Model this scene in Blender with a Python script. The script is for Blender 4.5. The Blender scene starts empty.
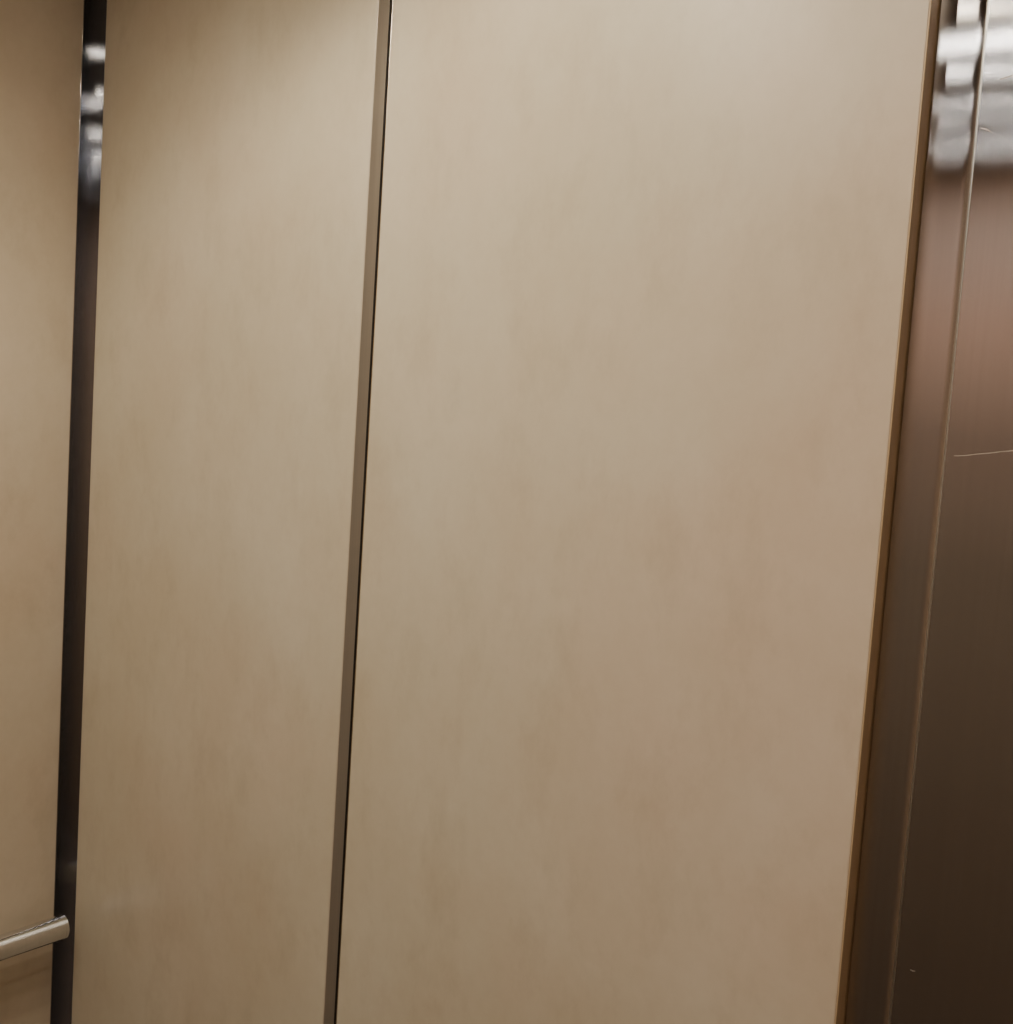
import bpy, bmesh, math
from mathutils import Vector, Matrix
C = bpy.context.scene.collection

# ---------------------------------------------------------------- helpers
def link(name, bm, mat, parent=None, smooth=False):
    me = bpy.data.meshes.new(name); bmesh.ops.recalc_face_normals(bm, faces=bm.faces); bm.to_mesh(me); bm.free()
    o = bpy.data.objects.new(name, me); C.objects.link(o)
    me.materials.append(mat)
    if smooth:
        for p in me.polygons: p.use_smooth = True
    if parent: o.parent = parent
    return o
def box(bm, x0, x1, y0, y1, z0, z1, bev=0.0, seg=2):
    r = bmesh.ops.create_cube(bm, size=1)
    vs = r['verts']
    for v in vs:
        v.co = Vector(((x0+x1)/2+v.co.x*(x1-x0), (y0+y1)/2+v.co.y*(y1-y0), (z0+z1)/2+v.co.z*(z1-z0)))
    if bev > 0:
        es = list({e for v in vs for e in v.link_edges})
        bmesh.ops.bevel(bm, geom=es, offset=bev, segments=seg, affect='EDGES', profile=.5)
def lathe(bm, prof, mtx, n=32):
    rings = []
    for r, h in prof:
        if r < 1e-6: rings.append([bm.verts.new(mtx @ Vector((0, 0, h)))])
        else: rings.append([bm.verts.new(mtx @ Vector((r*math.cos(2*math.pi*k/n), r*math.sin(2*math.pi*k/n), h))) for k in range(n)])
    for a, b in zip(rings, rings[1:]):
        for k in range(n):
            k2 = (k+1) % n
            if len(a) == 1 and len(b) == 1: continue
            if len(a) == 1: bm.faces.new((a[0], b[k], b[k2]))
            elif len(b) == 1: bm.faces.new((a[k], a[k2], b[0]))
            else: bm.faces.new((a[k], a[k2], b[k2], b[k]))
def extrude_z(bm, pts, z0, z1):
    a = [bm.verts.new((x, y, z0)) for x, y in pts]; b = [bm.verts.new((x, y, z1)) for x, y in pts]
    n = len(pts)
    for k in range(n): bm.faces.new((a[k], a[(k+1) % n], b[(k+1) % n], b[k]))
    bm.faces.new(a[::-1]); bm.faces.new(b)
def empty(name, loc, label, cat, group=None):
    o = bpy.data.objects.new(name, None); C.objects.link(o); o.location = loc; o.empty_display_size = .05
    o['label'] = label; o['category'] = cat
    if group: o['group'] = group
    return o
def part(name, bm, mat, root, smooth=False):
    o = link(name, bm, mat, None, smooth)
    o.data.transform(Matrix.Translation(-root.location)); o.parent = root
    return o
def struct(name, bm, mat):
    o = link(name, bm, mat); o['kind'] = 'structure'; return o

# ---------------------------------------------------------------- materials
def newmat(name):
    m = bpy.data.materials.new(name); m.use_nodes = True
    nt = m.node_tree; return m, nt, nt.nodes['Principled BSDF']
def noise(nt, scale, vec_scale, detail=4, rough=.6, offs=(0, 0, 0)):
    tc = nt.nodes.new('ShaderNodeNewGeometry')
    mp = nt.nodes.new('ShaderNodeMapping'); mp.inputs['Scale'].default_value = vec_scale; mp.inputs['Location'].default_value = offs
    nz = nt.nodes.new('ShaderNodeTexNoise'); nz.inputs['Scale'].default_value = scale
    nz.inputs['Detail'].default_value = detail; nz.inputs['Roughness'].default_value = rough
    nt.links.new(tc.outputs['Position'], mp.inputs['Vector']); nt.links.new(mp.outputs['Vector'], nz.inputs['Vector'])
    return nz
def ramp(nt, src, stops):
    r = nt.nodes.new('ShaderNodeValToRGB'); e = r.color_ramp.elements
    while len(e) < len(stops): e.new(.5)
    for k, (p, c) in enumerate(stops): e[k].position = p; e[k].color = (*c, 1)
    nt.links.new(src, r.inputs['Fac']); return r
def mix(nt, mode, fac, a, b):
    m = nt.nodes.new('ShaderNodeMix'); m.data_type = 'RGBA'; m.blend_type = mode
    m.inputs['Factor'].default_value = fac
    nt.links.new(a, m.inputs['A']); nt.links.new(b, m.inputs['B']); return m.outputs['Result']
def axis_range(nt, axis, lo, hi, kind='SMOOTHSTEP', to=(0, 1)):
    g = nt.nodes.new('ShaderNodeNewGeometry'); s = nt.nodes.new('ShaderNodeSeparateXYZ')
    nt.links.new(g.outputs['Position'], s.inputs[0])
    mr = nt.nodes.new('ShaderNodeMapRange'); mr.interpolation_type = kind
    mr.inputs['From Min'].default_value = lo; mr.inputs['From Max'].default_value = hi
    mr.inputs['To Min'].default_value = to[0]; mr.inputs['To Max'].default_value = to[1]
    nt.links.new(s.outputs[axis], mr.inputs['Value']); return mr.outputs['Result']
def math_node(nt, op, a, b):
    m = nt.nodes.new('ShaderNodeMath'); m.operation = op
    for k, v in enumerate((a, b)):
        if isinstance(v, (int, float)): m.inputs[k].default_value = v
        else: nt.links.new(v, m.inputs[k])
    return m.outputs[0]

def laminate(name, tint):
    m, nt, b = newmat(name)
    big = ramp(nt, noise(nt, 4.0, (1, 1, .75), 8, .66).outputs['Fac'], [(p, tuple(q*t for q, t in zip(c, tint))) for p, c in ((.32, (.612, .530, .390)), (.50, (.645, .570, .432)), (.70, (.690, .622, .485)))])
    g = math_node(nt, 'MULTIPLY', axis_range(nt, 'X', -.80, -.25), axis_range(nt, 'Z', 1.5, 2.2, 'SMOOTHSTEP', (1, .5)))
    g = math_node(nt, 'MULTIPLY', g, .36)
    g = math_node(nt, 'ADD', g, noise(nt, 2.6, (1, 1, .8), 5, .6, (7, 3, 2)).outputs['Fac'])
    pink_light_mottle = ramp(nt, g, [(.46, (1, 1, 1)), (.95, (1.0, .91, .905))])  # random pink mottling plus painted pinkish light, stronger low and to the right
    cloud = ramp(nt, noise(nt, 14, (1, 1, .5), 6, .68, (1, 9, 4)).outputs['Fac'], [(.30, (.885, .87, .845)), (.50, (1, 1, 1)), (.72, (1, 1, 1))])
    fine = ramp(nt, noise(nt, 60, (1, 1, .9), 3, .6).outputs['Fac'], [(.3, (.965, .96, .95)), (.6, (1, 1, 1))])
    c = mix(nt, 'MULTIPLY', .95, big.outputs['Color'], pink_light_mottle.outputs['Color'])
    c = mix(nt, 'MULTIPLY', .8, c, cloud.outputs['Color'])
    c = mix(nt, 'MULTIPLY', .7, c, fine.outputs['Color'])
    nt.links.new(c, b.inputs['Base Color'])
    b.inputs['Roughness'].default_value = .32
    b.inputs['Specular IOR Level'].default_value = .5
    return m
def steel(name, col, rough, metal=1.):
    m, nt, b = newmat(name)
    n = noise(nt, 260, (1, 1, .012), 3, .6)
    r = ramp(nt, n.outputs['Fac'], [(.3, tuple(c*.92 for c in col)), (.7, col)])
    nt.links.new(r.outputs['Color'], b.inputs['Base Color'])
    b.inputs['Metallic'].default_value = metal; b.inputs['Roughness'].default_value = rough
    return m
def brushed(name, col, a_h, a_v):
    # vertical-grain brushed steel: reflections spread sideways (a_h) and stay crisp up and down (a_v)
    m, nt, b = newmat(name); nt.nodes.remove(b)
    g = nt.nodes.new('ShaderNodeBsdfAnisotropic'); g.distribution = 'BECKMANN'
    n = noise(nt, 260, (1, 1, .012), 3, .6)
    r = ramp(nt, n.outputs['Fac'], [(.3, tuple(c*.95 for c in col)), (.7, col)])
    nt.links.new(r.outputs['Color'], g.inputs['Color'])
    g.inputs['Roughness'].default_value = (a_h*a_v)**.25
    g.inputs['Anisotropy'].default_value = 1-math.sqrt(a_v/a_h)
    cx = nt.nodes.new('ShaderNodeCombineXYZ'); cx.inputs[2].default_value = 1
    nt.links.new(cx.outputs[0], g.inputs['Tangent'])
    out = [q for q in nt.nodes if q.type == 'OUTPUT_MATERIAL'][0]
    nt.links.new(g.outputs[0], out.inputs['Surface'])
    return m
def plain(name, col, rough, metal=0., emit=0., ecol=(1, 1, 1)):
    m, nt, b = newmat(name)
    n = noise(nt, 35, (1, 1, 1), 3)
    r = ramp(nt, n.outputs['Fac'], [(.3, tuple(c*.9 for c in col)), (.7, col)])
    nt.links.new(r.outputs['Color'], b.inputs['Base Color'])
    b.inputs['Roughness'].default_value = rough; b.inputs['Metallic'].default_value = metal
    if emit:
        b.inputs['Emission Color'].default_value = (*ecol, 1); b.inputs['Emission Strength'].default_value = emit
    return m
def front_wall():
    m, nt, b = newmat('copper_brown_wall_painted_glow')
    r = ramp(nt, axis_range(nt, 'Z', .6, 2.5, 'LINEAR'), [(0, (.21, .165, .13)), (.44, (.22, .175, .14)), (.64, (.37, .275, .225)), (.80, (.80, .57, .475)), (.93, (.97, .77, .68))])  # height gradient painted in for the warm lit upper wall seen in reflections
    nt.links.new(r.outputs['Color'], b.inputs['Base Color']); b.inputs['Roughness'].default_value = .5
    return m
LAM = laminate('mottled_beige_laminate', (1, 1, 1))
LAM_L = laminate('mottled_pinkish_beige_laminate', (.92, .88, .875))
STEEL_W = brushed('brushed_steel_side_wall', (.66, .635, .62), .15, .0065)
STEEL_R = brushed('brushed_steel_rear_wall', (.72, .76, .86), .09, .005)
STEEL = steel('satin_steel', (.80, .81, .83), .11)
EDGE_HIGHLIGHT = steel('painted_edge_highlight', (.80, .78, .75), .30)
TAUPE = steel('taupe_edge', (.68, .595, .485), .28, metal=.35)
DULL = steel('dull_bronze_edge', (.62, .55, .46), .22, metal=1)
GOLD = steel('golden_brown_edge', (.52, .375, .225), .42, metal=.1)
SCR = plain('scratch_bright_metal', (.62, .54, .48), .5, 1)
FRONT = front_wall()
DOOR = plain('bronze_door', (.33, .24, .17), .45)
CEIL = plain('ceiling_grey', (.15, .155, .165), .6)
FLOOR = plain('floor_brown', (.13, .10, .08), .7)
BACK = plain('backing_board_dark', (.05, .038, .03), .7)
LENS = plain('lamp_lens', (.9, .85, .8), .4, 0, 335, (1, .88, .71))
LENS_D = plain('lamp_lens_recessed', (.9, .85, .8), .4, 0, 60, (1, .88, .70))
LENS_S = plain('lamp_lens_small', (.9, .85, .8), .4, 0, 210, (1, .94, .87))

# ---------------------------------------------------------------- setting
T = .027                          # panel faces stand this far in front of the steel walls
XR = -1.615                       # face of the panel on the handrail wall
XF, YO, ZC = .45, -2.10, 2.55
bm = bmesh.new(); box(bm, XR-T-.06, XF+.06, T, T+.06, 0, ZC); struct('wall_back', bm, STEEL_W)
bm = bmesh.new(); box(bm, XR-T-.06, XR-T, YO, T, 0, ZC); struct('wall_left', bm, STEEL_R)
bm = bmesh.new(); box(bm, XF, XF+.06, YO, T, 0, ZC); struct('wall_right', bm, DOOR)
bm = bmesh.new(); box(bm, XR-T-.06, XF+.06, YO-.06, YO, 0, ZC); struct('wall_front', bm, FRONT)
bm = bmesh.new(); box(bm, XR-T-.06, XF+.06, YO-.06, T+.06, -.06, 0); struct('floor', bm, FLOOR)
bm = bmesh.new(); box(bm, XR-T-.06, XF+.06, YO-.06, T+.06, ZC, ZC+.06); struct('ceiling', bm, CEIL)

# ---------------------------------------------------------------- wall panels
Z0, Z1, TP = .10, 2.47, .0185
def panel_back(x0, x1, label, left, right):
    r = empty('cladding_panel', ((x0+x1)/2, T, Z0), label, 'wall panel')
    e = .0016
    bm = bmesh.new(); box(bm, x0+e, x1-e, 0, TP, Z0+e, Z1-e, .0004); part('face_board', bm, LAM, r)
    bm = bmesh.new(); box(bm, x0+.006, x1-.006, TP, T, Z0+.006, Z1-.006); part('backing_board', bm, BACK, r)
    for a, b, (mt, dep, lab) in ((x0, x0+e, left), (x1-e, x1, right)):
        bm = bmesh.new(); box(bm, a, b, .0002, dep, Z0, Z1, .0004, 2); o = part('edge_trim', bm, mt, r); o['label'] = lab
panel_back(-1.580, -.939, 'narrower-looking beige mottled wall panel between the dark corner strip and the thin taupe gap', (STEEL_R, T, 'steel edge'), (TAUPE, TP, 'taupe metal edge'))
panel_back(-.9157, -.282, 'largest beige mottled wall panel, between the thin taupe gap and the brushed steel post', (DULL, TP, 'dull bronze edge'), (GOLD, T, 'golden brown edge'))
def panel_left(y0, y1, label):
    r = empty('cladding_panel', (XR-T, (y0+y1)/2, Z0), label, 'wall panel')
    e = .0016
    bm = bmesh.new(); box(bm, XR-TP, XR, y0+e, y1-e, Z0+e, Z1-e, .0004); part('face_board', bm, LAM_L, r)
    bm = bmesh.new(); box(bm, XR-T, XR-TP, y0+.006, y1-.006, Z0+.006, Z1-.006); part('backing_board', bm, BACK, r)
    for a, b in ((y0, y0+e), (y1-e, y1)):
        bm = bmesh.new(); box(bm, XR-T, XR, a, b, Z0, Z1, .0006, 3); part('edge_trim', bm, STEEL_W, r)
panel_left(-1.66, -.018, 'beige mottled wall panel at the left edge, behind the steel handrail')

# ---------------------------------------------------------------- steel post and steel panel
r = empty('corner_post', (-.26, T, 0), 'narrow vertical brushed steel post beside the golden brown edge of the largest panel', 'steel post')
xs0, xs1 = -.2815, -.2440
yf = T-.0062
pts = [(xs0, T), (xs0, yf+.001), (xs0+.001, yf)]
xr, rad = xs1-.0075, .0075
for k in range(13):
    t = k/12
    pts.append((xr+rad*t, yf+.0026*t*t))
pts.append((xs1, T))
bm = bmesh.new(); extrude_z(bm, pts, .0, ZC-.003); part('strip', bm, STEEL_W, r)

r = empty('steel_panel', (0, T, 0), 'wide dark brushed steel panel at the right edge with a thin scratch', 'steel panel')
bm = bmesh.new(); box(bm, -.2430, XF-.002, T-.006, T, .0, ZC-.003, .0003, 3); part('sheet', bm, STEEL_W, r)
bm = bmesh.new(); box(bm, -.2440, -.2430, T-.0060, T, .0, ZC-.003, .0004, 3); part('edge_highlight_strip', bm, EDGE_HIGHLIGHT, r)  # pale strip added in place of the sheet edge catching light
def scratch(pts, half):
    # a thin raised burr following a polyline on the steel face, widest in the middle of each run
    bm = bmesh.new(); n = len(pts); fr = []
    for k, (px, pz) in enumerate(pts):
        h = half*(.45+.55*math.sin(math.pi*(k+.5)/n))*(1.15 if k % 2 else .85)
        fr.append([bm.verts.new((px, yy, pz+s*h)) for yy, s in ((T-.0063, 1), (T-.0063, -1), (T-.0057, -1), (T-.0057, 1))])
    for p, q in zip(fr, fr[1:]):
        for k in range(4): bm.faces.new((p[k], p[(k+1) % 4], q[(k+1) % 4], q[k]))
    bm.faces.new(fr[0]); bm.faces.new(fr[-1][::-1])
    part('scratch', bm, SCR, r)
scratch([(-.2365, 1.7295), (-.228, 1.7302), (-.219, 1.7320), (-.210, 1.7333), (-.201, 1.7351), (-.192, 1.7364), (-.183, 1.7383), (-.172, 1.7399), (-.160, 1.7418)], .00038)
scratch([(-.2405, 1.9935), (-.236, 1.9920), (-.2325, 1.9895)], .0004)
scratch([(-.2300, 2.0300), (-.222, 2.0312), (-.214, 2.0317)], .00035)
scratch([(-.2310, 1.292), (-.2290, 1.2915), (-.2270, 1.2922)], .0004)

# ---------------------------------------------------------------- handrail
xb, zb, rb = -1.557, .858, .0200
r = empty('handrail', (xb, -.8, zb), 'round brushed steel handrail ending beside the dark corner strip', 'handrail')
RY = Matrix.Translation((xb, 0, zb)) @ Matrix.Rotation(math.radians(90), 4, 'X')   # local +z -> world -y
bm = bmesh.new(); lathe(bm, [(rb, .036), (rb, 1.60)], RY, 48); part('bar', bm, STEEL, r, True)
for s in (0, 1):
    bm = bmesh.new()
    pr = [(0, .031), (rb*.96, .031), (rb*1.01, .0318), (rb*1.01, .036), (rb*.99, .036)]
    if s: pr = [(rr, 1.636-h) for rr, h in pr]
    lathe(bm, pr, RY, 48); part('end_cap', bm, STEEL, r)
for y in (-.28, -.80, -1.36):
    RX = Matrix.Translation((XR, y, zb)) @ Matrix.Rotation(math.radians(90), 4, 'Y')
    L = xb-XR-rb*.9
    bm = bmesh.new(); lathe(bm, [(0, 0), (.030, 0), (.030, .004), (.027, .006), (.009, .006), (.009, L), (0, L)], RX); part('bracket', bm, STEEL, r)

# ---------------------------------------------------------------- downlights
rows = ('nearest the two wide panels', 'second from the two wide panels', 'third from the two wide panels', 'fourth from the two wide panels', 'nearest the copper brown wall')
for ix, x in enumerate((-.93, -.474, -.107)):
    for iy, y in enumerate((-.46, -.87, -1.24, -1.60, -1.90)):
        x_ = x
        if iy == 0: x_ = (-1.10, -.72, None)[ix]
        if x_ is None: continue
        nm = (('handrail-side', 'middle', 'door-side')[ix], rows[iy])
        r = empty('ceiling_downlight', (x_, y, ZC), 'round warm ceiling downlight, %s one of the row %s' % nm, 'downlight', 'ceiling downlights')
        M = Matrix.Translation((x_, y, ZC))
        q = (.034, .034, .026, .014, .014)[iy]
        bm = bmesh.new(); lathe(bm, [(q, 0), (q+.012, 0), (q+.012, -.003), (q+.009, -.006), (q+.002, -.006), (q, -.003), (q, 0)], M); part('trim_ring', bm, STEEL, r, True)
        bm = bmesh.new(); lathe(bm, [(0, -.001), (q, -.001), (q, -.003), (0, -.003)], M); part('lens', bm, (LENS_D, LENS, LENS_S, LENS_S, LENS_S)[iy], r)
        if iy == 0:
            ld = bpy.data.lights.new('downlight_beam', 'SPOT'); lo = bpy.data.objects.new('downlight_beam', ld); C.objects.link(lo)
            ld.energy = (6.0, 15.0)[ix]
            ld.color = (1, .88, .68); ld.spot_size = math.radians((135, 134)[ix]); ld.spot_blend = (.6, .4)[ix]; ld.shadow_soft_size = .02
            lo.location = (x_, y, ZC-.025)

# ---------------------------------------------------------------- world, camera
w = bpy.data.worlds.new('world'); bpy.context.scene.world = w; w.use_nodes = True
w.node_tree.nodes['Background'].inputs[0].default_value = (.5, .4, .3, 1); w.node_tree.nodes['Background'].inputs[1].default_value = .1
F = 1000.0
u = Vector((887, 13538, F)).normalized()
a = 815.0; n = Vector((a, (F*F-887*a)/13538, -F)).normalized()
x = n.cross(u)
cam = bpy.data.cameras.new('camera'); co = bpy.data.objects.new('camera', cam); C.objects.link(co)
cam.sensor_fit = 'HORIZONTAL'; cam.sensor_width = 36; cam.lens = F/1013*36; cam.clip_start = .01
R = Matrix((x, n, u)).to_4x4()
co.matrix_world = Matrix.Translation((0, -.85, 1.72)) @ R
bpy.context.scene.camera = co
